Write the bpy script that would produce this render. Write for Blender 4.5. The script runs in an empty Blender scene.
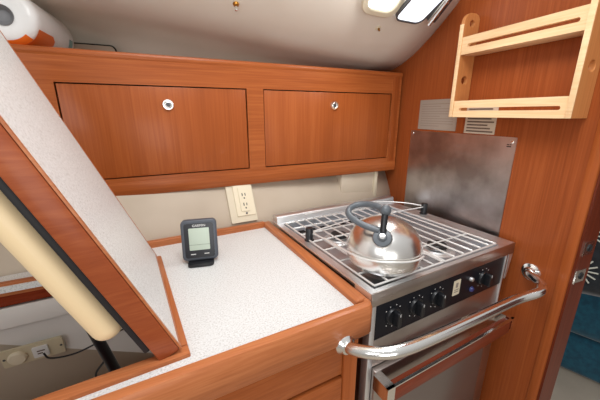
import bpy, bmesh, math, random
from mathutils import Vector, Matrix
random.seed(4)
PI = math.pi
SC = bpy.context.scene
COL = SC.collection

# ------------------------------------------------------------------ frames
def frame(origin, u, w=(0, 0, 1)):
    u = Vector(u).normalized(); w = Vector(w).normalized(); v = w.cross(u)
    return Matrix(((u.x, v.x, w.x, origin[0]), (u.y, v.y, w.y, origin[1]),
                   (u.z, v.z, w.z, origin[2]), (0, 0, 0, 1)))
I4 = Matrix.Identity(4)
TG = math.radians(3.5)
G = frame((.36, .42, 0), (math.cos(TG), math.sin(TG), 0))        # galley: u along the counter, v outboard
TB = math.radians(3.1)
# bulkhead: local x runs outboard along the panel, local y points out of it (towards the galley is +y), z up
B = frame((.90, .5, 0), (math.sin(TB), math.cos(TB), 0))
L = frame((.94, 1.038, 0), (math.cos(math.radians(1.03)), math.sin(math.radians(1.03)), 0))  # locker face
GS = frame((.36-.006*math.sin(TG), .42+.006*math.cos(TG), 0), (math.cos(TG+.012), math.sin(TG+.012), 0))   # stove
def resized(M, k):
    e = Vector((0, 0, 1.32)); return Matrix.Translation(e) @ Matrix.Scale(k, 4) @ Matrix.Translation(-e) @ M
G = resized(G, 1.025); B = resized(B, .992); L = resized(L, .973)

# ------------------------------------------------------------------ materials
def srgb(r, g, b):
    f = lambda c: (c/255/12.92) if c/255 <= .04045 else ((c/255+.055)/1.055)**2.4
    return (f(r), f(g), f(b), 1)
def new_mat(name, col=(.8, .8, .8, 1), rough=.5, metal=0, **k):
    m = bpy.data.materials.new(name); m.use_nodes = True
    b = m.node_tree.nodes['Principled BSDF']
    b.inputs['Base Color'].default_value = col
    b.inputs['Roughness'].default_value = rough
    b.inputs['Metallic'].default_value = metal
    for kk, vv in k.items(): b.inputs[kk].default_value = vv
    return m
def nodes(m): return m.node_tree.nodes, m.node_tree.links, m.node_tree.nodes['Principled BSDF']
def ramp(n, stops):
    r = n.new('ShaderNodeValToRGB')
    while len(r.color_ramp.elements) < len(stops): r.color_ramp.elements.new(.5)
    for e, (p, c) in zip(r.color_ramp.elements, stops): e.position = p; e.color = c
    return r
def wood(name, dark, mid, light, axis='x', rough=.32, rot=0., stripe=1., coat=.08):
    m = new_mat(name, mid, rough, 0)
    n, l, b = nodes(m)
    b.inputs['Coat Weight'].default_value = coat; b.inputs['Specular IOR Level'].default_value = .2
    b.inputs['Coat Roughness'].default_value = .18
    tc = n.new('ShaderNodeTexCoord'); mp = n.new('ShaderNodeMapping')
    sc = {'x': (3, 150, 150), 'y': (150, 3, 150), 'z': (150, 150, 3)}[axis]
    mp.inputs['Scale'].default_value = sc; mp.inputs['Rotation'].default_value = (0, 0, rot)
    l.new(tc.outputs['Object'], mp.inputs['Vector'])
    n1 = n.new('ShaderNodeTexNoise'); n1.inputs['Scale'].default_value = 1.3; n1.inputs['Detail'].default_value = 5
    n1.inputs['Distortion'].default_value = .6
    l.new(mp.outputs[0], n1.inputs['Vector'])
    mp2 = n.new('ShaderNodeMapping')
    sc2 = {'x': (.5, 9, 9), 'y': (9, .5, 9), 'z': (9, 9, .5)}[axis]
    mp2.inputs['Scale'].default_value = sc2; mp2.inputs['Rotation'].default_value = (0, 0, rot)
    l.new(tc.outputs['Object'], mp2.inputs['Vector'])
    n2 = n.new('ShaderNodeTexNoise'); n2.inputs['Scale'].default_value = 1.5; n2.inputs['Detail'].default_value = 3
    l.new(mp2.outputs[0], n2.inputs['Vector'])
    r1 = ramp(n, [(.22, dark), (.5, mid), (.78, light)])
    mx = n.new('ShaderNodeMix'); mx.data_type = 'FLOAT'; mx.inputs[0].default_value = .45*stripe
    l.new(n1.outputs['Fac'], mx.inputs[2]); l.new(n2.outputs['Fac'], mx.inputs[3])
    l.new(mx.outputs[0], r1.inputs[0]); l.new(r1.outputs[0], b.inputs['Base Color'])
    bp = n.new('ShaderNodeBump'); bp.inputs['Strength'].default_value = .06; bp.inputs['Distance'].default_value = .002
    l.new(n1.outputs['Fac'], bp.inputs['Height']); l.new(bp.outputs[0], b.inputs['Normal'])
    return m
D_, M_, L_ = srgb(130, 64, 28), srgb(162, 86, 42), srgb(186, 108, 58)
W_H = wood('cherry_horizontal', D_, M_, L_, 'x')
W_V = wood('cherry_vertical', srgb(134, 66, 29), srgb(160, 83, 39), srgb(182, 102, 53), 'z', stripe=1.2)
W_Y = wood('cherry_outboard', D_, M_, L_, 'y')
W_BULK = wood('bulkhead_veneer', srgb(130, 62, 28), srgb(151, 76, 36), srgb(170, 92, 47), 'z', rough=.38, coat=.12, stripe=.5)
W_LID = wood('cherry_lid', srgb(128, 58, 30), srgb(152, 76, 42), srgb(172, 94, 54), 'x')
W_TRIM = wood('teak_fiddle', srgb(146, 82, 46), srgb(178, 106, 64), srgb(200, 130, 84), 'x')
W_TRIMY = wood('teak_fiddle_outboard', srgb(146, 82, 46), srgb(178, 106, 64), srgb(200, 130, 84), 'y')
W_DARK = wood('dark_mahogany', srgb(70, 28, 16), srgb(100, 42, 24), srgb(126, 56, 32), 'z')
W_RED = wood('red_batten', srgb(110, 40, 22), srgb(140, 56, 30), srgb(160, 68, 38), 'x')
MAPLE = wood('pale_maple', srgb(226, 180, 130), srgb(240, 204, 158), srgb(250, 220, 180), 'y', rough=.45, coat=.1)
MAPLE_SHADE = wood('shaded_maple_upright', srgb(176, 110, 62), srgb(194, 128, 74), srgb(210, 146, 90), 'z', rough=.45, coat=.1)  # same maple, with the shade of the rack's side faces in the colour

def laminate(name):
    m = new_mat(name, srgb(226, 222, 216), .35); n, l, b = nodes(m)
    tc = n.new('ShaderNodeTexCoord')
    v = n.new('ShaderNodeTexNoise'); v.inputs['Scale'].default_value = 330; v.inputs['Detail'].default_value = 2
    l.new(tc.outputs['Object'], v.inputs['Vector'])
    r = ramp(n, [(.34, srgb(196, 196, 194)), (.46, srgb(218, 220, 219)), (.6, srgb(223, 225, 225)), (.7, srgb(236, 237, 237))])
    l.new(v.outputs['Fac'], r.inputs[0]); l.new(r.outputs[0], b.inputs['Base Color'])
    return m
LAM = laminate('speckled_laminate')
def brushed(name, col, rough, axis, amt=.25):
    m = new_mat(name, col, rough, 1); n, l, b = nodes(m)
    tc = n.new('ShaderNodeTexCoord'); mp = n.new('ShaderNodeMapping')
    mp.inputs['Scale'].default_value = {'x': (4, 300, 300), 'y': (300, 4, 300), 'z': (300, 300, 4)}[axis]
    l.new(tc.outputs['Object'], mp.inputs['Vector'])
    t = n.new('ShaderNodeTexNoise'); t.inputs['Scale'].default_value = 1; t.inputs['Detail'].default_value = 3
    l.new(mp.outputs[0], t.inputs['Vector'])
    mr = n.new('ShaderNodeMapRange'); mr.inputs['To Min'].default_value = rough-amt*.4; mr.inputs['To Max'].default_value = rough+amt*.6
    l.new(t.outputs['Fac'], mr.inputs['Value']); l.new(mr.outputs[0], b.inputs['Roughness'])
    bp = n.new('ShaderNodeBump'); bp.inputs['Strength'].default_value = .08; bp.inputs['Distance'].default_value = .001
    l.new(t.outputs['Fac'], bp.inputs['Height']); l.new(bp.outputs[0], b.inputs['Normal'])
    return m
STEEL = brushed('brushed_steel', srgb(232, 233, 234), .4, 'x')
STEEL_P = brushed('splash_steel', srgb(168, 162, 158), .34, 'y')
STEEL_D = brushed('oven_steel', srgb(190, 182, 176), .3, 'x')
KETTLE = new_mat('kettle_steel', srgb(236, 234, 231), .27, 1)
CHROME = new_mat('chrome', srgb(240, 239, 236), .17, 1)
WIRE = new_mat('plated_wire', srgb(228, 227, 224), .3, .35)
BLACK = new_mat('black_plastic', srgb(24, 26, 30), .35)
BLACKG = new_mat('black_gasket', srgb(22, 21, 24), .6)
GAP = new_mat('dark_gap', srgb(20, 14, 12), .9)
BURN = new_mat('burner_enamel', srgb(38, 36, 36), .5)
PANEL = new_mat('control_panel_black', srgb(14, 16, 24), .4, **{'Specular IOR Level': .25})
WHITE = new_mat('white_print', srgb(230, 230, 228), .5)
CREAM = new_mat('cream_plastic', srgb(226, 214, 188), .4)
CREAM_W = new_mat('cream_wall_plate', srgb(214, 202, 178), .5)
IVORY = new_mat('ivory_plastic', srgb(206, 194, 164), .4)
LINER = new_mat('lid_foam_liner', srgb(242, 216, 172), .4)
GREYH = new_mat('grey_handle', srgb(88, 94, 100), .35)
DEV = new_mat('display_casing', srgb(78, 83, 92), .45)
DEVB = new_mat('display_bezel', srgb(30, 33, 40), .3)
LCD = new_mat('lcd_screen', srgb(186, 200, 184), .25)
LCDL = new_mat('lcd_segments', srgb(120, 134, 122), .4)
def mottled(m, c1, c2, s):
    n, l, b = nodes(m); tc = n.new('ShaderNodeTexCoord'); t = n.new('ShaderNodeTexNoise'); t.inputs['Scale'].default_value = s; t.inputs['Detail'].default_value = 5
    l.new(tc.outputs['Object'], t.inputs['Vector']); r = ramp(n, [(.36, c1), (.64, c2)])
    l.new(t.outputs['Fac'], r.inputs[0]); l.new(r.outputs[0], b.inputs['Base Color'])
mottled(STEEL_P, srgb(158, 153, 152), srgb(214, 212, 214), 7)
mottled(STEEL_D, srgb(168, 158, 152), srgb(200, 192, 188), 5)
def liner(name, c1, c2):
    m = new_mat(name, c1, .55); n, l, b = nodes(m)
    tc = n.new('ShaderNodeTexCoord'); t = n.new('ShaderNodeTexNoise'); t.inputs['Scale'].default_value = 6
    l.new(tc.outputs['Object'], t.inputs['Vector'])
    r = ramp(n, [(.35, c1), (.65, c2)]); l.new(t.outputs['Fac'], r.inputs[0]); l.new(r.outputs[0], b.inputs['Base Color'])
    return m
HEAD = liner('vinyl_headliner', srgb(232, 223, 209), srgb(237, 229, 216))
HULL = liner('hull_liner', srgb(182, 166, 146), srgb(192, 177, 158))
HULL2 = liner('hull_liner_return', srgb(206, 190, 168), srgb(212, 198, 178))
HULLG = liner('grey_liner', srgb(176, 168, 160), srgb(184, 176, 168))
BINW = liner('compartment_paint', srgb(222, 219, 214), srgb(230, 227, 222))
ALU = new_mat('notice_plate', srgb(172, 164, 152), .4, .35)
PAPER = new_mat('paper_label', srgb(206, 190, 170), .7)
INK = new_mat('ink', srgb(110, 92, 80), .7)
INKL = new_mat('ink_pale', srgb(150, 140, 128), .7)
BRASS = new_mat('brass_fitting', srgb(170, 120, 50), .3, .9)
TOWEL = new_mat('paper_towel', srgb(232, 230, 226), .6)
def plastic_wrap():
    m = new_mat('wrapped_roll', srgb(226, 226, 224), .3); n, l, b = nodes(m)
    tc = n.new('ShaderNodeTexCoord'); t = n.new('ShaderNodeTexNoise'); t.inputs['Scale'].default_value = 30
    l.new(tc.outputs['Object'], t.inputs['Vector'])
    bp = n.new('ShaderNodeBump'); bp.inputs['Strength'].default_value = .5; bp.inputs['Distance'].default_value = .006
    l.new(t.outputs['Fac'], bp.inputs['Height']); l.new(bp.outputs[0], b.inputs['Normal'])
    return m
WRAP = plastic_wrap()
ORANGE = new_mat('orange_print', srgb(232, 112, 34), .35)
TEALP = new_mat('teal_print', srgb(120, 160, 160), .35)
GREYTUBE = new_mat('grey_core', srgb(120, 120, 122), .4)
def fabric(name, c1, c2):
    m = new_mat(name, c1, .9); n, l, b = nodes(m)
    b.inputs['Sheen Weight'].default_value = .3
    tc = n.new('ShaderNodeTexCoord'); t = n.new('ShaderNodeTexNoise'); t.inputs['Scale'].default_value = 40
    l.new(tc.outputs['Object'], t.inputs['Vector'])
    r = ramp(n, [(.35, c1), (.65, c2)]); l.new(t.outputs['Fac'], r.inputs[0]); l.new(r.outputs[0], b.inputs['Base Color'])
    return m
TEAL = fabric('teal_fabric', srgb(6, 66, 88), srgb(12, 84, 106))
NAVY = fabric('black_cushion_fabric', srgb(22, 26, 32), srgb(34, 40, 46))
MOTIF = new_mat('white_motif', srgb(214, 216, 204), .8)
FLOOR = liner('cabin_sole', srgb(176, 164, 148), srgb(190, 178, 160))
def emit(name, col, s):
    m = new_mat(name, col, .3); b = m.node_tree.nodes['Principled BSDF']
    b.inputs['Emission Color'].default_value = col; b.inputs['Emission Strength'].default_value = s
    return m
SKYG = emit('daylight_glass', srgb(232, 244, 240), 1.6)
SKYP = emit('daylight_pane', srgb(236, 244, 252), 1.3)
GREYM = new_mat('grey_hinge', srgb(92, 92, 94), .4, .5)

# ------------------------------------------------------------------ object helpers
def root_of(o):
    while o.parent: o = o.parent
    return o
def link(name, me, mat, parent=None, origin=None, smooth=False):
    """mesh is authored in world space; it is moved into its thing's frame here"""
    if mat and not me.materials: me.materials.append(mat)
    o = bpy.data.objects.new(name, me); COL.objects.link(o)
    if smooth:
        for p in me.polygons: p.use_smooth = True
    if parent:
        o.parent = parent; r = root_of(parent)
        me.transform(Matrix.Translation(-r.location))
    else:
        if origin is None:
            xs = [v.co for v in me.vertices]
            c = sum(xs, Vector())/len(xs); origin = Vector((c.x, c.y, min(v.z for v in xs)))
        o.location = origin; me.transform(Matrix.Translation(-Vector(origin)))
    return o
def tag(o, label=None, cat=None, group=None, kind=None):
    if label: o['label'] = label
    if cat: o['category'] = cat
    if group: o['group'] = group
    if kind: o['kind'] = kind
    return o
def thing(name, loc, label, cat, group=None):
    o = bpy.data.objects.new(name, None); COL.objects.link(o); o.location = loc; o.empty_display_size = .05
    return tag(o, label, cat, group)
def from_bm(name, bm, mat, parent=None, M=I4, smooth=False, bevel=0, seg=2, angle=35):
    bmesh.ops.recalc_face_normals(bm, faces=bm.faces); bm.normal_update()
    if bevel:
        es = [e for e in bm.edges if len(e.link_faces) == 2 and e.calc_face_angle(0) > math.radians(angle)]
        bmesh.ops.bevel(bm, geom=es, offset=bevel, segments=seg, profile=.5, affect='EDGES', clamp_overlap=True)
    bmesh.ops.recalc_face_normals(bm, faces=bm.faces)
    me = bpy.data.meshes.new(name); bm.to_mesh(me); bm.free(); me.transform(M)
    o = link(name, me, mat, parent)
    if smooth:
        for p in me.polygons: p.use_smooth = True
        me.set_sharp_from_angle(angle=math.radians(smooth if smooth is not True else 40))
    return o
def addbox(bm, lo, hi):
    vs = [bm.verts.new((x, y, z)) for x in (lo[0], hi[0]) for y in (lo[1], hi[1]) for z in (lo[2], hi[2])]
    for f in ((0, 1, 3, 2), (4, 6, 7, 5), (0, 4, 5, 1), (2, 3, 7, 6), (0, 2, 6, 4), (1, 5, 7, 3)):
        bm.faces.new([vs[i] for i in f])
def box(name, lo, hi, mat, parent=None, M=I4, bevel=0, seg=2, smooth=None):
    bm = bmesh.new(); addbox(bm, lo, hi)
    return from_bm(name, bm, mat, parent, M, smooth=(40 if bevel else False) if smooth is None else smooth, bevel=bevel, seg=seg)
def boxes(name, lst, mat, parent=None, M=I4, bevel=0):
    bm = bmesh.new()
    for lo, hi in lst: addbox(bm, lo, hi)
    return from_bm(name, bm, mat, parent, M, smooth=40 if bevel else False, bevel=bevel)
def prism(name, poly, z0, z1, mat, parent=None, M=I4, bevel=0, seg=2):
    bm = bmesh.new()
    a = [bm.verts.new((x, y, z0)) for x, y in poly]; b = [bm.verts.new((x, y, z1)) for x, y in poly]
    bm.faces.new(a[::-1]); bm.faces.new(b); k = len(poly)
    for i in range(k): bm.faces.new((a[i], a[(i+1) % k], b[(i+1) % k], b[i]))
    return from_bm(name, bm, mat, parent, M, smooth=40, bevel=bevel, seg=seg, angle=50)
def catmull(pts, n=8):
    P = [Vector(p) for p in pts]
    if len(P) < 3: return P
    Q = [P[0]*2-P[1]]+P+[P[-1]*2-P[-2]]; out = []
    for i in range(1, len(Q)-2):
        a, b, c, d = Q[i-1:i+3]
        for k in range(n):
            t = k/n
            out.append(.5*((2*b)+(c-a)*t+(2*a-5*b+4*c-d)*t*t+(3*b-a-3*c+d)*t**3))
    out.append(P[-1]); return out
def sweep(bm, pts, r, seg=12, rfun=None, closed=False):
    P = [Vector(p) for p in pts]; n = len(P); rings = []
    T = [(P[min(i+1, n-1)]-P[max(i-1, 0)]).normalized() for i in range(n)]
    up = Vector((0, 0, 1)) if abs(T[0].z) < .9 else Vector((1, 0, 0))
    N = (up-T[0]*up.dot(T[0])).normalized()
    for i in range(n):
        N = (N-T[i]*N.dot(T[i])).normalized(); Bn = T[i].cross(N)
        rr = r*(rfun(i/(n-1)) if rfun else 1)
        rings.append([bm.verts.new(P[i]+(N*math.cos(2*PI*k/seg)+Bn*math.sin(2*PI*k/seg))*rr) for k in range(seg)])
    for a, b in zip(rings, rings[1:]):
        for k in range(seg): bm.faces.new((a[k], a[(k+1) % seg], b[(k+1) % seg], b[k]))
    bm.faces.new(rings[0][::-1]); bm.faces.new(rings[-1])
def tube(name, pts, r, mat, parent=None, M=I4, curved=True, seg=12, n=8, rfun=None):
    bm = bmesh.new(); sweep(bm, catmull(pts, n) if curved else pts, r, seg, rfun)
    return from_bm(name, bm, mat, parent, M, smooth=60)
def tubes(name, lst, r, mat, parent=None, M=I4, seg=8):
    bm = bmesh.new()
    for p in lst: sweep(bm, p, r, seg)
    return from_bm(name, bm, mat, parent, M, smooth=60)
def lathe(name, prof, mat, parent=None, M=I4, seg=40, smooth=35):
    bm = bmesh.new(); rings = []
    for r, z in prof:
        if r < 1e-6: rings.append([bm.verts.new((0, 0, z))])
        else: rings.append([bm.verts.new((r*math.cos(2*PI*k/seg), r*math.sin(2*PI*k/seg), z)) for k in range(seg)])
    for a, b in zip(rings, rings[1:]):
        for k in range(seg):
            k2 = (k+1) % seg
            if len(a) == 1 and len(b) == 1: continue
            if len(a) == 1: bm.faces.new((a[0], b[k], b[k2]))
            elif len(b) == 1: bm.faces.new((a[k], a[k2], b[0]))
            else: bm.faces.new((a[k], a[k2], b[k2], b[k]))
    return from_bm(name, bm, mat, parent, M, smooth=smooth)
def rrect(x0, y0, x1, y1, r, n=5):
    r = min(r, (x1-x0)/2-1e-5, (y1-y0)/2-1e-5); out = []
    for cx, cy, a in ((x1-r, y1-r, 0), (x0+r, y1-r, 90), (x0+r, y0+r, 180), (x1-r, y0+r, 270)):
        for k in range(n+1):
            t = math.radians(a+90*k/n); out.append((cx+r*math.cos(t), cy+r*math.sin(t)))
    return out
def circ(cx, cy, r, n=20): return [(cx+r*math.cos(2*PI*k/n), cy+r*math.sin(2*PI*k/n)) for k in range(n)]
def shape(name, loops, depth, mat, parent=None, M=I4, bevel=0.):
    """flat outline with holes in the local XY plane, extruded from z=0 to z=depth"""
    cu = bpy.data.curves.new(name, 'CURVE'); cu.dimensions = '2D'; cu.fill_mode = 'BOTH'
    cu.extrude = max(depth/2-bevel, 1e-5); cu.bevel_depth = bevel; cu.bevel_resolution = 2
    if bevel: cu.offset = -bevel
    for lp in loops:
        s = cu.splines.new('POLY'); s.points.add(len(lp)-1); s.use_cyclic_u = True
        for p, q in zip(s.points, lp): p.co = (q[0], q[1], 0, 1)
    t = bpy.data.objects.new('t', cu); COL.objects.link(t)
    dg = bpy.context.evaluated_depsgraph_get(); me = bpy.data.meshes.new_from_object(t.evaluated_get(dg))
    bpy.data.objects.remove(t); me.name = name
    me.transform(M @ Matrix.Translation((0, 0, depth/2))); me.materials.clear()
    return link(name, me, mat, parent)
def text(name, s, size, mat, parent, M, depth=.0006, align='CENTER'):
    cu = bpy.data.curves.new(name, 'FONT'); cu.body = s; cu.size = size; cu.extrude = depth/2
    cu.align_x = align; cu.align_y = 'CENTER'
    t = bpy.data.objects.new('t', cu); COL.objects.link(t)
    dg = bpy.context.evaluated_depsgraph_get(); me = bpy.data.meshes.new_from_object(t.evaluated_get(dg))
    bpy.data.objects.remove(t); me.name = name; me.transform(M); me.materials.clear()
    return link(name, me, mat, parent)
def T(x, y, z): return Matrix.Translation((x, y, z))
def R(a, ax): return Matrix.Rotation(math.radians(a), 4, ax)
def wpt(M, x, y, z): return M @ Vector((x, y, z))
# local XY drawn upright, facing -y of a frame: X stays, Y -> up, Z -> towards -y
UP = R(90, 'X')
def extrude_x(name, poly, x0, x1, mat, parent=None, M=I4, bevel=0, seg=2):
    """poly in (y,z), swept along x"""
    Mx = Matrix(((0, 0, 1, 0), (1, 0, 0, 0), (0, 1, 0, 0), (0, 0, 0, 1)))
    return prism(name, poly, x0, x1, mat, parent, M @ Mx, bevel, seg)

# ------------------------------------------------------------------ camera
cam = bpy.data.cameras.new('camera'); co = bpy.data.objects.new('camera', cam); COL.objects.link(co)
cam.sensor_width = 36; cam.lens = 302/600*36; cam.clip_start = .02
co.location = (0, 0, 1.32); co.rotation_euler = (math.radians(90-16), 0, math.radians(-24.6))
SC.camera = co

# ------------------------------------------------------------------ setting
def strip_loft(name, rowA, rowB, xa, xb, mat, thick=.0):
    bm = bmesh.new(); n = 12; cols = []
    A = catmull([(0, y, z) for y, z in rowA], 5); Bq = catmull([(0, y, z) for y, z in rowB], 5)
    for i in range(n+1):
        t = i/n; s = t*t*(3-2*t)
        cols.append([bm.verts.new((xa+(xb-xa)*t, a.y+(b.y-a.y)*s, a.z+(b.z-a.z)*s)) for a, b in zip(A, Bq)])
    for a, b in zip(cols, cols[1:]):
        for k in range(len(a)-1): bm.faces.new((a[k], b[k], b[k+1], a[k+1]))
    o = from_bm(name, bm, mat, None, smooth=80)
    return o
P0 = [(1.46, 1.36), (1.45, 1.47), (1.43, 1.55), (1.38, 1.61), (1.28, 1.64), (1.15, 1.645), (1.03, 1.66), (.93, 1.69), (.84, 1.74), (.76, 1.81), (.69, 1.90), (.62, 1.97), (.56, 2.03), (.5, 2.06)]
P1 = [(1.25, 1.36), (1.24, 1.42), (1.21, 1.46), (1.15, 1.485), (1.08, 1.497), (1.018, 1.514), (.94, 1.548), (.854, 1.602), (.775, 1.663), (.705, 1.735), (.645, 1.83), (.61, 1.94), (.54, 2.02), (.48, 2.06)]
ceil = strip_loft('ceiling', P0, P1, -.75, .935, HEAD); tag(ceil, kind='structure')
so = ceil.modifiers.new('s', 'SOLIDIFY'); so.thickness = .012; so.offset = 1

# bulkhead (B frame: x outboard s, y = -normal? built so that the galley side is at local y=0)
bk = box('wall_right', (-.158, -.028, -.02), (.80, 0, 2.1), W_BULK, None, B)
tag(bk, kind='structure')
tr = box('trim_1', (-.170, -.036, -.02), (-.146, .004, 2.1), W_V, None, B, bevel=.005); tag(tr, kind='structure')
jb = box('trim_2', (-.176, -.062, -.02), (-.1705, -.002, 2.1), W_DARK, None, B); tag(jb, kind='structure')

# back wall of the galley: hull liner, flaring outboard as it rises
bm = bmesh.new()
base = [(-.95, .475), (-.42, .498), (-.03, .512), (.30, .530), (.43, .535), (.60, .545)]
rows = []
for dz, dv in ((.60, -.03), (.90, -.005), (.955, 0), (1.0, .018), (1.06, .052), (1.10, .078), (1.2, .13), (1.42, .24)):
    rows.append([bm.verts.new((u, v+dv, dz)) for u, v in base])
for a, b in zip(rows, rows[1:]):
    for k in range(len(a)-1): bm.faces.new((a[k], a[k+1], b[k+1], b[k]))
wb = from_bm('wall_back', bm, HULL, None, G, smooth=30); tag(wb, kind='structure')
so = wb.modifiers.new('s', 'SOLIDIFY'); so.thickness = .006; so.offset = 1
# liner return and post behind the stove, right
po = box('trim_3', (.476, .548, .955), (.490, .60, 1.098), CREAM_W, None, G, bevel=.002); tag(po, kind='structure')
po = box('trim_5', (.31, .556, .955), (.4755, .60, 1.098), HULL2, None, G, bevel=.004); tag(po, kind='structure')
# moulded access hatch outline on the hull behind the locker
fl = box('floor', (-1.6, -1.6, -.04), (3.4, 2.2, 0), FLOOR); tag(fl, kind='structure')
wf = box('wall_far', (3.25, -1.6, 0), (3.29, 2.2, 2.1), W_DARK); tag(wf, kind='structure')

# ------------------------------------------------------------------ galley cabinet
gc = thing('galley_cabinet', wpt(G, -.45, .2, 0), 'cherry galley cabinet front below the white speckled worktop, left of the stove', 'cabinet')
VF = .004
bodyb = boxes('body', [((-1.15, .02, .0), (-.045, .035, .94)), ((-.050, .035, 0), (-.036, .49, .94)), ((-1.15, .035, .30), (-.05, .47, .31))], W_V, gc, G)
box('stile', (-.073, VF-.006, 0), (-.038, .02, .90), W_V, gc, G, bevel=.003)
box('rail', (-1.15, VF-.002, .805), (-.0745, .02, .90), W_H, gc, G, bevel=.0015)
d = box('drawer_front', (-.75, VF-.004, .60), (-.0745, .018, .797), W_H, gc, G, bevel=.002)
box('drawer_front', (-.75, VF-.004, .36), (-.0745, .018, .592), W_H, gc, G, bevel=.002)
box('kick_board', (-1.15, VF, 0), (-.0745, .018, .352), W_H, gc, G)
# compartment under the hatch
cl = bmesh.new()
addbox(cl, (-1.05, .470, .60), (-.33, .477, .928)); addbox(cl, (-1.05, .035, .60), (-.33, .455, .606))
addbox(cl, (-.345, .035, .606), (-.338, .455, .928)); addbox(cl, (-1.05, .035, .606), (-1.043, .455, .955))
from_bm('compartment_liner', cl, BINW, gc, G)
box('shelf', (-1.04, .447, .872), (-.346, .469, .886), BINW, gc, G, bevel=.004)
extrude_x('shelf_lip', [(.440, .842), (.447, .842), (.447, .893), (.440, .893)], -1.04, -.346, BINW, gc, G, bevel=.002)
box('batten', (-1.04, .45, .893), (-.346, .469, .930), W_RED, gc, G, bevel=.002)
# ------------------------------------------------------------------ worktop
wt = thing('worktop', wpt(G, -.2, .2, .94), 'white speckled worktop with orange wood edging, holding the small weather display', 'countertop')
ZC = .955
OX0, OX1, OY0, OY1 = -1.05, -.372, .045, .408      # hatch opening
GH = G @ T(OX1, OY0, 0) @ R(2.0, 'Z') @ T(-OX1, -OY0, 0)
def gh(u, v): p = G.inverted() @ wpt(GH, u, v, 0); return (p.x, p.y)
Mz = G @ T(0, 0, .94)
shape('laminate_top', [[(-1.15, -.002), (-.040, -.002), (-.040, .495), (-1.15, .475)], [gh(OX0, OY0), gh(OX1, OY0), gh(OX1, OY1), gh(OX0, OY1+.055)]], ZC-.94, LAM, wt, Mz)
# front fiddle: deep apron with rounded top and rounded right corner
bm = bmesh.new()
prof = [(.000, .955), (.000, .961), (-.003, .966), (-.010, .9675), (-.018, .965), (-.022, .957), (-.022, .905), (-.018, .899), (.002, .899), (.002, .955)]
path = [(-1.15, 0, 0), (-.035, 0, 0)]
ringsL = [[bm.verts.new((-1.15, y, z)) for y, z in prof]]
for k in range(7):
    a = math.radians(15*k); cx, cy = -.034, -.002+.004
    ringsL.append([bm.verts.new((cx+max(0, -(y-.002))*math.sin(a)*.8, cy-max(0, -(y-.002))*math.cos(a) if y < .002 else cy, z)) for y, z in prof])
for a, b in zip(ringsL, ringsL[1:]):
    for k in range(len(prof)):
        k2 = (k+1) % len(prof)
        try: bm.faces.new((a[k], b[k], b[k2], a[k2]))
        except ValueError: pass
bm.faces.new(ringsL[0]); bm.faces.new(ringsL[-1][::-1])
bmesh.ops.remove_doubles(bm, verts=bm.verts, dist=1e-5)
from_bm('front_fiddle', bm, W_TRIM, wt, G, smooth=40)
extrude_f = lambda nm, x0, x1, y0, y1, z0, z1, m, b=.004: box(nm, (x0, y0, z0), (x1, y1, z1), m, wt, G, bevel=b, seg=3)
extrude_f('side_fiddle', -.046, -.018, .002, .512, .93, .9675, W_TRIMY, .005)
extrude_f('back_fiddle', -.55, -.044, .488, .504, .94, .974, W_TRIM, .004)
# frame of the hatch opening
bm = bmesh.new()
prism('hatch_frame', [(OX0-.02, OY0-.022), (OX1+.018, OY0-.022), (OX1+.018, OY0), (OX0-.02, OY0)], .93, .962, W_TRIM, wt, GH, bevel=.0025)
prism('hatch_frame', [(OX1-.001, OY0+.0005), (OX1+.018, OY0+.0005), (OX1+.018, OY1+.004), (OX1-.001, OY1+.004)], .93, .962, W_TRIMY, wt, GH, bevel=.0025)
prism('hatch_frame', [(OX0-.02, OY1+.058), (OX1-.002, OY1+.0045), (OX1-.002, OY1+.018), (OX0-.02, OY1+.072)], .93, .962, W_TRIM, wt, GH, bevel=.0025)
box('hatch_rebate', (OX1-.012, OY0+.001, .925), (OX1-.0015, OY1, .950), W_TRIMY, wt, GH, bevel=.001)
bm.free()
# ------------------------------------------------------------------ hatch lid, propped open
hinge = wpt(G, OX1-.002, .0, .967)
lid = thing('hatch_lid', wpt(G, OX1, .2, .965), 'propped-open icebox hatch lid, speckled top and thick foam underside, leaning over the worktop', 'lid')
LA = 111.9    # opening angle
LM = GH @ T(OX1+.006, 0, .970) @ R(-LA, 'Y')       # local x climbs the lid, y along the hinge, local +z = underside
LL = .58
box('edge_frame', (0, .030, .002), (LL, .402, .0335), W_LID, lid, LM, bevel=.0025)
box('laminate_face', (.006, .0355, -.0006), (LL-.006, .3965, .0018), LAM, lid, LM)
boxes('edge_lipping', [((0.0, .030, -.0012), (LL, .0352, .0017)), ((0.0, .3968, -.0012), (LL, .402, .0017)), ((0, .0353, -.0012), (.0058, .3967, .0017))], W_TRIM, lid, LM)
box('gasket', (.024, .036, .0335), (LL-.01, .396, .0435), BLACKG, lid, LM, bevel=.003)
box('foam_liner', (.064, .046, .0435), (LL-.03, .380, .086), LINER, lid, LM, bevel=.0205, seg=6)
# strut
tube('strut', [wpt(G, -.455, .20, .71), wpt(G, -.52, .22, .99)], .010, BLACK, lid, curved=False)
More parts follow.
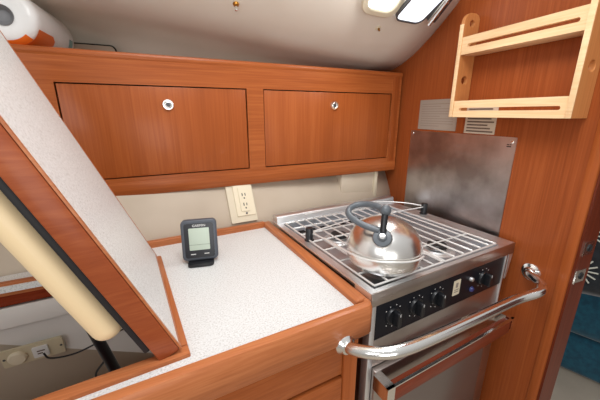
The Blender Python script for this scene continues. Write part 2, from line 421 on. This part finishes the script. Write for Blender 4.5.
# ------------------------------------------------------------------ items in the compartment
sp = thing('socket_plate', wpt(G, -.67, .395, .78), 'dirty beige twin socket plate on the compartment wall under the open hatch', 'socket')
SM = G @ T(-.682, .462, .748) @ R(8,'X') @ Matrix.Scale(.86, 4) @ UP
shape('plate', [rrect(-.065, -.026, .075, .034, .004)], .006, IVORY, sp, SM)
lathe('round_cover', [(0, .016), (.018, .015), (.0215, .011), (.022, .006)], CREAM, sp, SM @ T(-.030, .002, 0), seg=28)
shape('switch_insert', [rrect(.004, -.016, .040, .022, .003)], .010, WHITE, sp, SM)
for k, w in enumerate((.012, .018)): box('marking', (.014, -.004+k*.009, .0102), (.014+w, .0, .0106) if k == 0 else (.014+w, .009, .0106), INK, sp, SM)
for x in (-.059, .069): lathe('screw', [(0, .0078), (.003, .0072), (.0035, .006)], GREYM, sp, SM @ T(x, .004, 0), seg=10)
tag(tube('cable', [wpt(G, -.66+.003, .447, .747), wpt(G, -.645, .443, .730), wpt(G, -.60, .444, .722), wpt(G, -.55, .444, .733), wpt(G, -.49, .444, .752), wpt(G, -.43, .44, .762), wpt(G, -.37, .435, .775)], .0022, BLACK, None, seg=8),
    'thin black cable running from the twin socket plate inside the hatch opening', 'cable')
tag(tube('cable', [wpt(G, -.500, .225, .84), wpt(G, -.520, .235, .805), wpt(G, -.505, .225, .77), wpt(G, -.475, .215, .765), wpt(G, -.452, .22, .79), wpt(G, -.44, .225, .81)], .0022, BLACK, None, seg=8),
    'short looped black cable coiled beside the lid strut', 'cable')

# ------------------------------------------------------------------ overhead locker (L frame: y=0 is the face, -y towards the viewer)
lk = thing('overhead_locker', wpt(L, -.6, .1, 1.077), 'long cherry wood locker with two latched flap doors above the stove', 'cabinet')
XL, XR = -1.55, -.004
box('body', (XL, .016, 1.10), (XR, .20, 1.455), W_V, lk, L)
DX = [(-1.171, -.663), (-.606, -.050)]
Z0, Z1 = 1.134, 1.398
M2 = L @ T(0, .014, 0) @ UP
# face frame with two openings
shape('face_frame', [[(XL, 1.10), (XR, 1.10), (XR, 1.462), (XL, 1.462)]] + [[(a, Z0), (b, Z0), (b, Z1), (a, Z1)] for a, b in DX], .016, W_H, lk, M2)
extrude_x('top_rail', [(.05, 1.462), (.05, 1.480), (.006, 1.4815), (-.002, 1.479), (-.005, 1.473), (-.004, 1.466), (-.0015, 1.461), (.0, 1.456), (.012, 1.456), (.012, 1.462)], XL, XR, W_H, lk, L)
extrude_x('bottom_rail', [(.03, 1.078), (.03, 1.1325), (.001, 1.1325), (.0, 1.128), (-.002, 1.122), (-.004, 1.084), (.0, 1.078)], XL, XR, W_H, lk, L)
for a, b in DX:
    d = box('door', (a+.003, .0015, Z0+.003), (b-.003, .014, Z1-.003), W_V, lk, L, bevel=.0015)
    boxes('door_gap', [((a, .0135, Z0), (b, .0145, Z1))], GAP, d, L)
for a, zz in ((-.905, 1.345), (-.325, 1.349)):
    Mk = L @ T(a, .0015, zz) @ UP
    kn = lathe('latch', [(0, .006), (.007, .006), (.010, .0045), (.0115, .007), (.0145, .007), (.0165, .004), (.017, 0)], CHROME, lk, Mk, seg=28)
    lathe('button', [(0, .009), (.0045, .0085), (.006, .006)], GREYM, kn, Mk, seg=16)
# end post against the bulkhead
box('end_stile', (-.049, -.003, 1.12), (-.014, .014, 1.478), W_V, lk, L, bevel=.003)

# paper towel roll
pr = thing('paper_towel_roll', (-.29, 1.14, 1.481), 'wrapped white paper towel roll with orange print on top of the locker', 'paper towel')
RM = Matrix.Translation((-.300, 1.012, 1.475+.0655)) @ Matrix.Scale(1.09, 4) @ R(-6, 'Z') @ R(-90, 'X')
lathe('roll', [(.019, .0), (.045, -.002), (.055, .003), (.0595, .012), (.060, .03), (.0595, .12), (.060, .22), (.056, .238), (.045, .244), (.019, .244)], WRAP, pr, RM, seg=48, smooth=60)
lathe('core', [(0, .012), (.012, .008), (.017, .001), (.0205, -.0025), (.0205, .006), (.019, .03), (.019, .2)], GREYTUBE, pr, RM, seg=24)
bm = bmesh.new(); prev = None       # printed band on the wrapper, lower front
for k in range(15):
    a = math.radians(20+130*k/14); rr = .0604
    wv = .075+.02*math.sin(k*.9)
    cur = [bm.verts.new((rr*math.cos(a), rr*math.sin(a), .012)), bm.verts.new((rr*math.cos(a), rr*math.sin(a), .012+wv))]
    if prev: bm.faces.new((prev[0], cur[0], cur[1], prev[1]))
    prev = cur
o = from_bm('printed_band', bm, ORANGE, pr, RM, smooth=80)
o['label'] = 'orange printed band on the wrapper'
bm = bmesh.new(); prev = None
for k in range(15):
    a = math.radians(45+115*k/14)
    cur = [bm.verts.new((r_*math.cos(a), r_*math.sin(a), z_)) for r_, z_ in ((.049, -.0016), (.0556, .003), (.0600, .012))]
    if prev:
        for q in (0, 1): bm.faces.new((prev[q], cur[q], cur[q+1], prev[q+1]))
    prev = cur
o = from_bm('printed_edge', bm, ORANGE, pr, RM, smooth=80); o['label'] = 'orange print wrapping onto the roll end'
bm = bmesh.new(); prev = None
for k in range(10):
    a = math.radians(5+60*k/9); rr = .0604
    cur = [bm.verts.new((rr*math.cos(a), rr*math.sin(a), .19)), bm.verts.new((rr*math.cos(a), rr*math.sin(a), .215))]
    if prev: bm.faces.new((prev[0], cur[0], cur[1], prev[1]))
    prev = cur
o = from_bm('printed_stripe', bm, TEALP, pr, RM, smooth=80); o['label'] = 'grey green printed stripe at the far end'

# ------------------------------------------------------------------ outlet
WT = 27.
ol = thing('power_outlet', wpt(G, -.11, .505, .97), 'cream two-socket power outlet under the locker beside the stove', 'outlet')
OM = G @ T(-.104, .5145, .976) @ R(-WT, 'X') @ UP       # X right, Y up the wall, Z out
ph = .140
shape('backing_panel', [rrect(-.044, .0, .044, ph, .003)], .014, CREAM_W, ol, OM @ T(0, 0, -.008))
shape('cover_plate', [rrect(-.022, .020, .040, ph-.010, .003)], .004, CREAM, ol, OM @ T(0, 0, .006))
rp = shape('receptacle', [rrect(-.007, .034, .026, ph-.024, .004)], .003, CREAM, ol, OM @ T(0, 0, .010))
for zz in (.052, .085):
    boxes('socket_slots', [((.003, zz, .0131), (.006, zz+.010, .0135)), ((.013, zz, .0131), (.0155, zz+.009, .0135)), ((.0075, zz-.010, .0131), (.0115, zz-.005, .0135))], BLACK, rp, OM)
lathe('screw', [(0, .0062), (.003, .0055), (.0035, .004)], GREYM, ol, OM @ T(.0095, .027, .0065), seg=10)
# lighter moulded hull panel to the left
hp = shape('trim_4', [rrect(-.455, .0, -.20, .055, .006)], .004, HULLG, None, G @ T(0, .512, .972) @ R(-WT, 'X') @ UP @ T(0, 0, -.004)); tag(hp, kind='structure')

# ------------------------------------------------------------------ weather display
wd = thing('weather_display', (.057, .75, .946), 'small grey electronic display with a green-grey screen standing on the worktop', 'display')
dv = (Vector((.055, .731, 0))).normalized(); ang = math.degrees(math.atan2(dv.x, dv.y))
DM = Matrix.Translation((.064, .760, .9475)) @ R(-ang-6, 'Z') @ R(-10, 'X') @ UP
prism('stand', rrect(-.032, -.03, .032, .028, .01), 0, .008, BLACK, wd, Matrix.Translation((.064, .758, .9465)) @ R(-ang-6, 'Z'), bevel=.002)
shape('casing', [rrect(-.044, .006, .044, .112, .012)], .024, DEV, wd, DM @ T(0, 0, -.012), bevel=.004)
shape('bezel', [rrect(-.036, .014, .036, .103, .006)], .002, DEVB, wd, DM @ T(0, 0, .0115))
sc = shape('screen', [rrect(-.025, .034, .025, .091, .002)], .001, LCD, wd, DM @ T(0, 0, .0135))
boxes('screen_line', [((-.025, .0475, .0145), (.025, .0485, .0148))], LCDL, sc, DM)
text('brand_lettering', 'GARMIN', .0085, WHITE, wd, DM @ T(.001, .097, .014))
for x in (-.017, .016): boxes('button_mark', [((x-.006, .0225, .0136), (x+.006, .0245, .014))], WHITE, wd, DM)

# ------------------------------------------------------------------ stove
st = thing('gimballed_stove', wpt(GS, .26, .25, .12), 'stainless steel galley stove and oven beside the worktop, kettle on its hob', 'stove')
SU0, SU1, SV1 = .004, .520, .495
ZT = .970
# carcass
boxes('carcass', [((SU0, .012, .20), (SU0+.014, SV1-.02, .95)), ((SU1-.03, .012, .20), (SU1-.014, SV1-.02, .95)), ((SU0+.014, SV1-.03, .20), (SU1-.03, SV1-.02, .95)), ((SU0+.014, .012, .20), (SU1-.03, SV1-.03, .21))], STEEL_D, st, GS)
# hob: rim with sunken tray
tray = [(.010, .010), (.462, .010), (.462, .444), (.010, .444)]
shape('hob_rim', [rrect(SU0-.012, -.002, SU1, SV1, .002), tray], .004, STEEL, st, GS @ T(0, 0, ZT-.004))
TRAY = brushed('tray_steel', srgb(196, 199, 204), .38, 'x')
boxes('hob_tray', [((.006, .008, ZT-.026), (.466, .448, ZT-.023)), ((.008, .010, ZT-.023), (.010, .446, ZT-.004)), ((.462, .010, ZT-.023), (.464, .446, ZT-.004)), ((.010, .444, ZT-.023), (.462, .446, ZT-.004)), ((.010, .010, ZT-.023), (.462, .012, ZT-.004))], TRAY, st, GS)
box('front_rim', (SU0-.012, -.004, .938), (SU1, .0, ZT), STEEL_D, st, GS, bevel=.0012)  # darker steel stands in for the dark reflection on this face
box('front_rim_return', (SU0-.012, .0, .938), (SU0-.010, .05, ZT-.004), STEEL, st, GS)
extrude_x('back_flange', [(.458, ZT), (.462, .990), (.466, .992), (.494, .992), (.496, .988), (.496, ZT)], SU0-.008, SU1, STEEL, st, GS, bevel=.001)
# burners
def burner(u, v, r, sq=False):
    bn = lathe('burner', [(0, .010), (r*.55, .010), (r*.6, .006), (r*.95, .006), (r, .003), (r*1.25, .001), (r*1.3, 0)], STEEL, st, GS @ T(u, v, ZT-.023), seg=28)
    lathe('burner_cap', [(0, .020), (r*.62, .020), (r*.70, .017), (r*.70, .010), (0, .0095)], BURN, bn, GS @ T(u, v, ZT-.023), seg=28)
    return bn
burner(.115, .095, .042); burner(.13, .30, .036); burner(.33, .105, .038); burner(.34, .33, .030)
# wire grates
boxes('vent_slots', [((.045+.04*k, .398, ZT-.0229), (.073+.04*k, .418, ZT-.0222)) for k in range(10)], GAP, st, GS)
def grate(u0, u1, us, vs, v0=.016, v1=.438):
    z = ZT+.003; ls = [[(u0, v0, z), (u1, v0, z)], [(u0, v1, z), (u1, v1, z)], [(u0, v0, z), (u0, v1, z)], [(u1, v0, z), (u1, v1, z)]]
    ls += [[(u, v0, z+.003), (u, v1, z+.003)] for u in us] + [[(u0, v, z), (u1, v, z)] for v in vs]
    return tubes('grate', ls, .0026, WIRE, st, GS, seg=6)
grate(.016, .234, [.052, .088, .124, .160, .198], [.07, .14, .21, .27, .33, .385])
grate(.242, .456, [.278, .314, .350, .386, .422], [.10, .35])
# pot-holding clamps
for u, v, arms in ((.020, .292, [[(.020, .292, .0), (.08, .31, .002), (.15, .33, .003), (.22, .345, .003)], [(.020, .292, -.006), (.05, .23, -.004), (.09, .17, .002), (.06, .02, .034), (.10, -.012, .038), (.16, -.008, .036)]]),
                   (.507, .300, [[(.507, .300, .008), (.45, .36, .012), (.36, .43, .012), (.26, .45, .010), (.12, .44, .006)], [(.507, .300, .004), (.42, .31, .004), (.33, .315, .003), (.24, .30, .002)]])):
    pp = lathe('clamp_post', [(.014, 0), (.014, .002), (.0108, .003), (.0108, .036), (.0095, .038), (0, .038)], BLACK, st, GS @ T(u, v, ZT), seg=24)
# front arms are curved around the kettle
KU, KV, KR = .103, .085, .088
z0 = ZT+.022
def arm(pts): tube('clamp_arm', pts, .0022, WIRE, st, GS, seg=8)
arm([(.030, .296, z0), (.08, .305, z0), (.15, .318, z0), (.21, .328, z0)])
ring = [(KU+(KR+.004)*math.cos(math.radians(a)), KV+(KR+.004)*math.sin(math.radians(a)), z0+.030-.006*abs(a-240)/60) for a in (180, 200, 220, 240, 260, 280, 295)]
arm([(.028, .285, z0-.002), (.028, .22, z0+.006), (.018, .15, z0+.016)]+ring)
arm([(.498, .306, z0+.008), (.46, .35, z0+.012), (.40, .40, z0+.012), (.32, .425, z0+.010), (.2, .43, z0+.008), (.08, .425, z0+.006)])
arm([(.498, .298, z0+.004), (.42, .305, z0+.003), (.33, .315, z0+.002), (.23, .31, z0)])
# front
box('control_panel', (.012, .001, .848), (.488, .012, .938), PANEL, st, GS, bevel=.001)
box('side_trim', (-.004, -.001, .20), (.010, .02, .938), STEEL, st, GS, bevel=.001)
box('side_trim', (.490, -.001, .20), (.4955, .02, .938), STEEL, st, GS, bevel=.001)
def knob(u, z, big=True):
    Mk = GS @ T(u, .001, z) @ UP
    k = lathe('knob', [(0, .006), (.019, .006), (.0205, .003), (.021, 0)], BLACK, st, Mk, seg=28)
    shape('grip', [rrect(-.0055, -.018, .0055, .018, .004)], .016, BLACK, k, Mk @ T(0, 0, .006), bevel=.0015)
    boxes('pointer_mark', [((-.0008, .010, .0221), (.0008, .017, .0225))], WHITE, k, Mk)
    ticks = []
    for a in (-50, -20, 20, 50, 140, 180, 220):
        x, y = .0265*math.sin(math.radians(a)), .0265*math.cos(math.radians(a))
        ticks.append(((x-.0011, y-.0011, .0001), (x+.0011, y+.0011, .0004)))
    boxes('dial_marks', ticks, WHITE, k, Mk)
for u in (.062, .134, .206, .395): knob(u, .893)
shape('rating_label', [rrect(.268, .875, .295, .918, .002)], .0006, CREAM, st, GS @ T(0, .001, 0) @ UP)
boxes('rating_label_print', [((.273, .0, .884), (.290, .0003, .886)), ((.273, .0, .890), (.290, .0003, .892)), ((.277, .0, .897), (.286, .0003, .910))], INKL, st, GS @ T(0, -.0002, 0))
lathe('igniter_button', [(0, .008), (.005, .007), (.0065, 0)], STEEL, st, GS @ T(.338, .001, .905) @ UP, seg=16)
lathe('indicator_light', [(0, .006), (.006, .005), (.008, 0)], new_mat('blue_lens', srgb(50, 60, 120), .3), st, GS @ T(.348, .001, .872) @ UP, seg=16)
# side gusset
prism('gusset', [(.500, .938), (.519, .938), (.507, .868), (.500, .862)], 0, .003, STEEL, st, GS @ T(0, .0, 0) @ UP)
# oven front and door
box('oven_fascia', (.012, .002, .775), (.488, .012, .846), STEEL_D, st, GS, bevel=.001)
dr = box('oven_door', (.012, -.012, .22), (.486, .010, .773), STEEL_D, st, GS, bevel=.003)
GLASS = new_mat('dark_oven_glass', srgb(128, 116, 110), .3, .6); GLASS.node_tree.nodes['Principled BSDF'].inputs['Specular IOR Level'].default_value = .7
box('oven_window', (.07, -.0135, .34), (.44, -.012, .70), GLASS, dr, GS, bevel=.0005)
hn = box('door_handle', (.028, -.056, .728), (.468, -.036, .766), wood('handle_wood', srgb(96, 40, 24), srgb(120, 54, 34), srgb(140, 66, 44), 'x'), dr, GS, bevel=.002)
boxes('handle_bracket', [((.006, -.056, .732), (.028, -.012, .770)), ((.472, -.056, .736), (.484, -.012, .770)), ((.006, -.0565, .7665), (.484, -.050, .770))], CHROME, dr, GS)
# ------------------------------------------------------------------ kettle
kt = thing('kettle', wpt(GS, KU, KV, ZT+.006), 'round stainless steel whistling kettle with grey handle on the stove hob', 'kettle')
zk = ZT+.0085
KM = GS @ T(KU, KV, zk)
lathe('body', [(0, .0), (.074, .0), (.080, .003), (.0835, .010), (.0845, .011), (.0855, .018), (.0868, .030), (.0865, .042), (.0845, .054), (.079, .068), (.0705, .081), (.058, .092), (.042, .101), (.022, .1065), (0, .108)], KETTLE, kt, KM, seg=64, smooth=30)
# handle: spout faces the viewer, loop folded towards the left
kc = wpt(KM, 0, 0, 0)
toward = (Vector((0, 0, 0))-Vector((kc.x, kc.y, 0))).normalized()
KS = Matrix(((-toward.y, -toward.x*-1*-1, 0, kc.x), (toward.x, -toward.y, 0, kc.y), (0, 0, 1, kc.z), (0, 0, 0, 1)))
# KS: local x = to the viewer's right, local y = away from the viewer
rgt = Vector((-toward.y, toward.x, 0)); awy = -toward
KS = Matrix(((rgt.x, awy.x, 0, kc.x), (rgt.y, awy.y, 0, kc.y), (0, 0, 1, kc.z), (0, 0, 0, 1)))
Ms = KS @ T(-.004, -.058, .076) @ R(52, 'X')
spt = lathe('spout', [(.022, -.02), (.021, .012), (.0215, .018), (.020, .021), (0, .021)], KETTLE, kt, Ms, seg=28)
lathe('whistle_cap', [(0, .030), (.008, .029), (.010, .026), (.0185, .025), (.0205, .021), (.019, .019)], GREYH, spt, Ms, seg=28)
lathe('whistle_button', [(0, .034), (.006, .033), (.007, .029)], CHROME, spt, Ms, seg=16)
tube('lever', [wpt(KS, -.003, -.070, .098), wpt(KS, -.003, -.056, .118), wpt(KS, -.002, -.045, .135)], .0075, BLACK, kt, curved=True, seg=10)
lathe('thumb_ball', [(0, -.0125), (.006, -.011), (.011, -.006), (.0125, 0), (.011, .006), (.006, .011), (0, .0125)], GREYH, kt, KS @ T(-.002, -.044, .141), seg=20, smooth=80)
tube('handle', [wpt(KS, *p) for p in ((-.006, -.042, .140), (-.022, -.026, .143), (-.046, -.010, .141), (-.068, -.010, .137), (-.082, -.024, .130), (-.080, -.042, .122), (-.062, -.056, .114), (-.038, -.064, .107), (-.012, -.068, .102))], .0072, GREYH, kt, seg=14)

# ------------------------------------------------------------------ hand rail
hr = thing('grab_rail', wpt(GS, .2, -.09, .88), 'polished chrome grab rail curving across the front of the stove', 'rail')
rail = [wpt(GS, *p) for p in ((-.079, -.014, .889), (-.077, -.032, .892), (-.061, -.060, .899), (-.034, -.082, .904), (.0, -.093, .907), (.06, -.097, .906), (.20, -.097, .899), (.36, -.097, .892))]
rail += [Vector(p) for p in ((.800, .350, .894), (.828, .354, .896), (.848, .366, .899), (.860, .386, .901), (.869, .402, .901))]
rail += [wpt(B, -.0845, .010, .897)]
tube('tube', rail, .0117, CHROME, hr, seg=20)
Mf = GS @ T(-.079, -.0145, .889) @ UP
lathe('flange', [(0, .012), (.014, .012), (.017, .006), (.021, .003), (.022, 0), (0, 0)], CHROME, hr, Mf, seg=28)
lathe('flange', [(0, .016), (.013, .016), (.016, .006), (.024, .003), (.025, 0), (0, 0)], CHROME, hr, B @ T(-.0845, .0, .897) @ R(-90, 'X'), seg=28)

# ------------------------------------------------------------------ bulkhead items; local X = outboard, +y is the galley side
# WBM: X runs inboard->outboard seen mirrored, so use X' = -x so that text reads correctly
BW = B @ Matrix(((-1, 0, 0, 0), (0, 0, 1, 0), (0, 1, 0, 0), (0, 0, 0, 1)))   # X to the viewer's right, Y up, Z out of the panel
pl = thing('splash_plate', wpt(B, .23, .002, .95), 'brushed steel splash plate on the wood bulkhead behind the hob', 'plate')
shape('sheet', [rrect(-.442, .94, -.0215, 1.2555, .003)], .002, STEEL_P, pl, BW @ T(0, 0, .0005))
for x, y in ((-.430, 1.245), (-.033, 1.243)): lathe('screw', [(0, .0045), (.003, .004), (.0045, .0025)], CHROME, pl, BW @ T(x, y, 0), seg=14)
boxes('maker_mark', [((-.047, 1.228, .0026), (-.034, 1.231, .0029)), ((-.047, 1.2335, .0026), (-.040, 1.236, .0029)), ((-.0385, 1.2335, .0026), (-.034, 1.236, .0029))], BLACK, pl, BW)
n1 = thing('notice_plate', wpt(B, .31, .001, 1.26), 'grey metal notice plate with fine text above the splash plate', 'notice')
shape('sheet', [rrect(-.4085, 1.262, -.232, 1.368, .003)], .0012, ALU, n1, BW @ T(0, 0, .0004))
ls = []
for k in range(10):
    y = 1.275+k*.0085; w = .150 if k % 4 else .09
    ls.append(((-.396, y, .0017), (-.396+w, y+.0022, .0019)))
boxes('text_lines', ls, INKL, n1, BW)
n2 = thing('notice_label', wpt(B, .14, .001, 1.26), 'worn printed label half hidden behind the lower rail of the rack', 'notice')
shape('sheet', [rrect(-.198, 1.2585, -.092, 1.34, .001)], .0008, PAPER, n2, BW @ T(0, 0, .0004))
ls = []
for k in range(8): ls.append(((-.190, 1.264+k*.0095, .0013), (-.098-.01*(k % 3), 1.2685+k*.0095, .0015)))
boxes('text_lines', ls, INK, n2, BW)

rk = thing('spice_rack', wpt(B, .045, .03, 1.309), 'pale maple two-shelf spice rack with slotted rails on the bulkhead', 'rack')
DR = .060
def side(x):
    # outline in (out, up): rounded top with two finger holes
    o = [(.001, 1.309), (DR, 1.309), (DR, 1.565)]
    for k in range(1, 8):
        a = math.radians(180*k/7*.5); o.append((DR-.026+.026*math.cos(a), 1.575+.028*math.sin(a)))
    o += [(.018, 1.603), (.006, 1.598), (.001, 1.59)]
    hl = [circ(.030, 1.575, .0095), circ(.030, 1.418, .0125)]
    Ms = B @ Matrix(((0, 0, 1, x), (1, 0, 0, 0), (0, 1, 0, 0), (0, 0, 0, 1)))
    return shape('side_panel', [o]+hl, .0125, MAPLE_SHADE, rk, Ms, bevel=.0008)
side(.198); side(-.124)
for x in (.198, -.124): box('lit_edge_strip', (x, DR, 1.309), (x+.0125, DR+.003, 1.572), MAPLE, rk, B, bevel=.001)  # added pale strips, painting the lit front edges of the sides
for z0_, z1_ in ((1.309, 1.357), (1.488, 1.536)):
    zc = (z0_+z1_)/2-.001
    shape('slotted_rail', [[(-.1978, z0_), (.1118, z0_), (.1118, z1_), (-.1978, z1_)], rrect(-.178, zc-.0045, .098, zc+.0045, .0044)], .010, MAPLE, rk, BW @ T(0, 0, DR-.0102))
    box('shelf_board', (-.1118, .002, z0_), (.1978, DR-.0105, z0_+.009), MAPLE, rk, B, bevel=.0008)

# latch strikes on the door post
for k, (zz, lab) in enumerate(((1.005, 'upper chrome latch plate on the dark edge of the bulkhead'), (.930, 'lower chrome latch plate on the dark edge of the bulkhead'))):
    c = wpt(B, -.1765, (-.030, -.026)[k], zz)
    lt = thing('latch_plate', c, lab, 'latch', 'latch plates on the bulkhead edge')
    ML = Matrix.Translation(c) @ frame((0, 0, 0), (1, 0, 0)) @ R(-3.1, 'Z') @ UP
    shape('plate', [rrect(-.020, -.017, .019, .017, .002)], .002, CHROME, lt, ML)
    lathe('bolt_hole', [(0, .0026), (.006, .0026), (.0085, .0038), (.0095, .002)], BLACK, lt, ML @ T(.002, 0, 0), seg=18)
    box('edge_plate', (-.0215, -.019, -.012), (-.0195, .017, .003), CHROME, lt, ML)

# ------------------------------------------------------------------ things found on the ceiling (placed where a sight line meets it)
from mathutils.bvhtree import BVHTree
bm = bmesh.new(); bm.from_mesh(ceil.data); bm.transform(Matrix.Translation(ceil.location)); bvh = BVHTree.FromBMesh(bm)
CP = Vector((0, 0, 1.32)); CR = co.rotation_euler.to_matrix()
def hit(px, py):
    d = CR @ Vector(((px-300)/302, (200-py)/302, -1)).normalized()
    p, n, i, dist = bvh.ray_cast(CP, d)
    if n.dot(d) > 0: n = -n
    return p, n
def onface(px, py):
    p, n = hit(px, py)
    x = Vector((1, 0, 0)); x = (x-n*x.dot(n)).normalized(); y = n.cross(x)
    return Matrix(((x.x, y.x, n.x, p.x), (x.y, y.y, n.y, p.y), (x.z, y.z, n.z, p.z), (0, 0, 0, 1)))
m = onface(236, 4)
ho = thing('ceiling_hook', m.translation, 'small brass fitting on the headliner left of the portlights', 'hook')
lathe('base', [(.0, .006), (.007, .005), (.009, 0)], BRASS, ho, m, seg=18)
lathe('knob', [(0, .022), (.004, .020), (.005, .014), (.003, .006)], CHROME, ho, m, seg=14)
m = onface(378, 28)
hk = thing('snap_stud', m.translation, 'tiny screw stud on the headliner below the left portlight', 'fastener')
lathe('base', [(.0, .003), (.008, .002), (.010, 0)], CREAM, hk, m, seg=14)
lathe('stud', [(0, .012), (.003, .011), (.0035, .003)], BRASS, hk, m @ T(.002, 0, 0), seg=12)

# portlights
SC_W = []
m = onface(380, 3)
w1 = shape('window_1', [rrect(-.062, -.035, .068, .12, .04), rrect(-.046, -.018, .052, .10, .028)], .010, CREAM, None, m @ T(0, 0, .001), bevel=.003); tag(w1, kind='structure')
g1 = shape('window_2', [rrect(-.047, -.019, .053, .101, .028)], .002, SKYG, None, m @ T(0, 0, .001)); tag(g1, kind='structure')
m3 = onface(416, 3)
w3 = shape('window_3', [rrect(-.050, -.050, .050, .11, .022)], .006, SKYP, None, m3 @ T(-.0, .0, .018) @ R(12, 'X'), bevel=.002); tag(w3, kind='structure')
f3 = shape('window_4', [rrect(-.054, -.054, .054, .114, .026), rrect(-.049, -.049, .049, .109, .021)], .012, GREYM, None, m3 @ T(-.0, .0, .014) @ R(12, 'X')); tag(f3, kind='structure')
m4 = onface(437, 8)
pc = thing('portlight_hinge', m4.translation, 'dark grey metal hinge beside the open portlight pane', 'hinge')
MH = m4 @ T(0, 0, .004)
box('hinge_leaf', (-.016, -.035, -.002), (.014, .07, .016), GREYM, pc, MH, bevel=.002)
tube('hinge_pin', [wpt(MH, -.012, -.040, .020), wpt(MH, -.012, .072, .020)], .008, CHROME, pc, curved=False)
for y in (-.01, .03): lathe('screw', [(0, .003), (.003, .002), (.004, 0)], CHROME, pc, MH @ T(.004, y, .016), seg=12)
bm.free()
# access hatch outline behind the locker, left
ac = thing('access_panel', (-.18, 1.30, 1.40), 'beige rounded access panel on the hull behind the locker, beside the towel roll', 'panel')
Mac = Matrix.Translation((0, 1.30, 0)) @ UP
shape('panel', [rrect(-.60, 1.38, -.103, 1.538, .014)], .010, HULL, ac, Mac)
shape('seal', [rrect(-.604, 1.376, -.098, 1.543, .018)], .006, GAP, ac, Mac @ T(0, 0, -.003))

# ------------------------------------------------------------------ next cabin: settee and cushion
se = thing('settee', (2.0, .4, 0), 'teal upholstered settee in the cabin beyond the bulkhead', 'sofa')
ZS = R(38, 'Z')
MS = Matrix.Translation((1.80, .58, 0)) @ R(20, 'Z')

box('base', (.03, -.8, .0), (.75, .7, .22), TEAL, se, MS, bevel=.03, seg=3)
box('seat_cushion', (0, -.8, .222), (.75, .7, .50), TEAL, se, MS, bevel=.07, seg=5)
box('back_cushion', (.52, -.8, .50), (.80, .7, .95), TEAL, se, MS, bevel=.07, seg=5)
cu = thing('throw_cushion', (1.95, .56, .5), 'black cushion with white radiating leaf pattern on the teal settee', 'cushion')
MC = Matrix.Translation((1.74, .53, .69)) @ R(-60, 'Z') @ R(-20, 'X')
bm = bmesh.new(); N = 14; gr = {}
for s in (1, -1):
    for i in range(N+1):
        for j in range(N+1):
            x, y = -1+2*i/N, -1+2*j/N
            t = .065*(max(0, (1-x**4)*(1-y**4)))**.5
            key = (i, j, s if 0 < i < N and 0 < j < N else 0)
            if key not in gr: gr[key] = bm.verts.new((x*.20*(1-.06*(1-abs(y))), s*t if key[2] else 0, y*.17*(1-.06*(1-abs(x)))))
    for i in range(N):
        for j in range(N):
            q = [gr[(a, b, s if 0 < a < N and 0 < b < N else 0)] for a, b in ((i, j), (i+1, j), (i+1, j+1), (i, j+1))]
            try: bm.faces.new(q)
            except ValueError: pass
from_bm('cover', bm, NAVY, cu, MC, smooth=80)
def cy(x, y): return -.067*(max(0, (1-(x/.2)**4)*(1-(y/.17)**4)))**.5-.001
for cx, cz, r0, r1, nn in ((-.10, -.06, .02, .062, 14), (.06, .07, .02, .06, 14), (-.09, .10, .015, .05, 12), (.10, -.08, .015, .05, 12)):
    petals = []
    for k in range(nn):
        a = 2*PI*k/nn
        petals.append([(cx+r*math.cos(a), cy(cx+r*math.cos(a), cz+r*math.sin(a)), cz+r*math.sin(a)) for r in (r0, (r0+r1)/2, r1)])
    petals.append([(cx+.011*math.cos(t), cy(cx, cz)-.001, cz+.011*math.sin(t)) for t in [2*PI*q/10 for q in range(10)]])
    tubes('leaf_motif', petals, .0032, MOTIF, cu, MC, seg=6)

# ------------------------------------------------------------------ light
w = bpy.data.worlds.new('cabin_air'); SC.world = w; w.use_nodes = True
nt = w.node_tree; bg = nt.nodes['Background']
tc = nt.nodes.new('ShaderNodeTexCoord'); sx = nt.nodes.new('ShaderNodeSeparateXYZ'); nt.links.new(tc.outputs['Generated'], sx.inputs[0])
mr = nt.nodes.new('ShaderNodeMapRange'); mr.inputs['From Min'].default_value = -1
nt.links.new(sx.outputs['Z'], mr.inputs['Value'])
rp = nt.nodes.new('ShaderNodeValToRGB'); rp.color_ramp.elements[0].color = (.32, .27, .23, 1); rp.color_ramp.elements[1].color = (1, 1, 1, 1)
e = rp.color_ramp.elements.new(.5); e.color = (.62, .59, .56, 1)
nt.links.new(mr.outputs[0], rp.inputs[0]); nt.links.new(rp.outputs[0], bg.inputs[0]); bg.inputs[1].default_value = .7
def area(name, loc, target, size, power, col=(1, 1, 1), sy=None):
    l = bpy.data.lights.new(name, 'AREA'); l.energy = power; l.color = col; l.size = size
    if sy: l.shape = 'RECTANGLE'; l.size_y = sy
    o = bpy.data.objects.new(name, l); COL.objects.link(o); o.location = loc
    o.rotation_euler = (Vector(target)-Vector(loc)).to_track_quat('-Z', 'Y').to_euler(); return o
area('hatch_daylight', (.15, .2, 2.05), (.25, .55, .95), .5, 8.5, (1, 1, 1))
area('companionway_daylight', (-1.2, -.9, 1.7), (.5, .7, 1.2), .8, 8, (.98, .99, 1))
area('ceiling_fill', (-.2, -1.3, 1.05), (.35, .8, 1.5), .9, 9, (1, .99, .97))  # unseen fill lamp, added low down to brighten the ceiling
area('portlight_daylight', (.66, .70, 1.62), (.1, .45, .95), .18, 1.5, (1, 1, 1))
SC.view_settings.view_transform = 'Standard'; SC.view_settings.look = 'None'
SC.view_settings.exposure = 0; SC.view_settings.gamma = 1; SC.view_settings.use_curve_mapping = False
